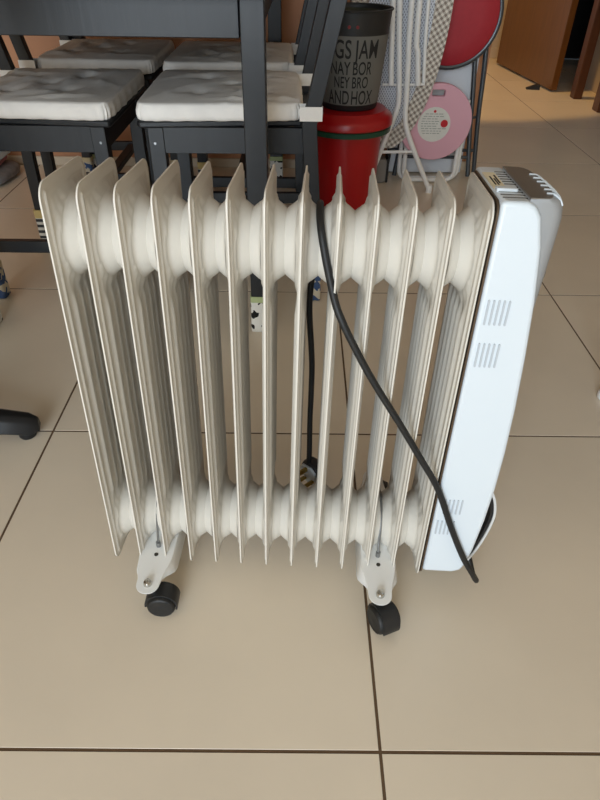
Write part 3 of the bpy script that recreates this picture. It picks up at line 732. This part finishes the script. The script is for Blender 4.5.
# ------------------------------------------------------------------ left wall pile
def soft(name, lo, hi, m, seed, label, cat):
    bm = bmesh.new(); bmesh.ops.create_cube(bm, size=2); bmesh.ops.subdivide_edges(bm, edges=bm.edges, cuts=7, use_grid_fill=True)
    c = [(a+b)/2 for a, b in zip(lo, hi)]; e = [(b-a)/2 for a, b in zip(lo, hi)]
    for v in bm.verts:
        p = v.co; q = Vector([math.copysign(abs(t)**1.0, t) for t in p]); l = (abs(p.x)**5+abs(p.y)**5+abs(p.z)**5)**.2; q = p/l*max(1e-6, max(abs(t) for t in p))
        w_ = .05*math.sin(5*q.x+seed)*math.cos(4*q.y+seed*2)
        v.co = (c[0]+q.x*e[0]*(1+w_), c[1]+q.y*e[1]*(1-w_), c[2]+q.z*e[2]*(1+(w_ if q.z > 0 else 0)))
    me = bpy.data.meshes.new(name); bm.to_mesh(me); bm.free(); me.materials.append(m); me.polygons.foreach_set('use_smooth', [True]*len(me.polygons))
    o = bpy.data.objects.new(name, me); C.objects.link(o); tag(o, label, cat); return o
soft('cloth_bag', (-1.52, 2.31, .001), (-1.125, 2.56, .046), GREYCLOTH, 1, 'grey padded cloth bag on the floor by the terracotta wall', 'bag')
soft('folded_cloth', (-1.50, 2.35, .0505), (-1.165, 2.55, .076), PINKCLOTH, 4, 'dusty pink folded cloth lying on the grey bag', 'cloth')
bxm = MB().prism(rrect(-1.48, 2.37, -1.15, 2.54, .03), .0775, .112, 'z').build('plastic_tub', ICE, bevel=.008); tag(bxm, 'pale ice-blue plastic tub on top of the pink cloth', 'tub')

# ------------------------------------------------------------------ office chair whose foot reaches into the frame
oc = empty('office_chair', (-.812, .842, 0)); tag(oc, 'black office chair at the left edge with one base arm showing', 'chair')
for k in range(5):
    a = .25+k*2*PI/5; L = .315; d = Vector((math.cos(a), math.sin(a), 0)); nrm_ = Vector((-math.sin(a), math.cos(a), 0))
    vs = []; fs = []; st_ = [(0.03, .032, .060, .115), (.15, .029, .050, .098), (.25, .027, .030, .066), (.295, .024, .016, .050), (.312, .013, .016, .040)]
    for t_, w_, zb, zt in st_:
        p = d*t_
        for q, z in ((-w_, zb), (-w_*.8, zt-.008), (-w_*.35, zt), (w_*.35, zt), (w_*.8, zt-.008), (w_, zb)): v_ = p+nrm_*q; vs.append((v_.x, v_.y, z))
    m_ = len(st_)
    for i in range(m_-1):
        for j in range(6): fs.append((i*6+j, i*6+(j+1) % 6, i*6+6+(j+1) % 6, i*6+6+j))
    fs += [tuple(range(5, -1, -1)), tuple((m_-1)*6+j for j in range(6))]
    arm = MB().add(vs, fs).build('base_arm', BLACKP, oc, bevel=.003, ang=50)
    p = d*.285
    MB().lathe([(.015, .0005), (.017, .004), (.016, .014), (.012, .018), (.010, .03)], 16, Matrix.Translation((p.x, p.y, 0))).build('glide', BLACKP, arm)
MB().lathe([(.045, .055), (.05, .07), (.048, .118), (.03, .13), (.026, .135), (.026, .40), (.06, .405), (.06, .42)], 24).build('column', BLACKP, oc)
MB().prism(rrect(-.23, -.22, .23, .22, .07), .42, .48, 'z').build('seat', mat('black_fabric', (30, 30, 33), .95, bump=.3, bscale=400), oc, bevel=.02, seg=3)
MB().prism(rrect(-.19, .62, .19, 1.02, .06), -.20, -.25, 'y').build('backrest', mat('black_fabric', (30, 30, 33)), oc, bevel=.015, seg=3).rotation_euler = (0, 0, PI/2)
MB().box((-.255, -.03, .40), (-.235, .03, .70)).build('back_bar', BLACKP, oc)

# ------------------------------------------------------------------ stool whose foot shows at the right edge
rt = empty('side_stool', (.868, .868, 0)); tag(rt, 'black-legged stool at the right edge, one white-ringed foot showing', 'stool')
for sx in (-1, 1):
    for sy in (-1, 1):
        lg = MB().tube([(sx*.185, sy*.185, .006), (sx*.165, sy*.165, .44)], .013, 12).build('leg', BLACKP, rt)
        MB().lathe([(.021, 0), (.0245, .003), (.0245, .012), (.019, .018), (.0135, .019)], 20, Matrix.Translation((sx*.185, sy*.185, 0))).build('foot_ring', WTUBE, lg)
MB().prism(rrect(-.20, -.20, .20, .20, .05), .44, .47, 'z').build('seat', BWOOD, rt, bevel=.006)
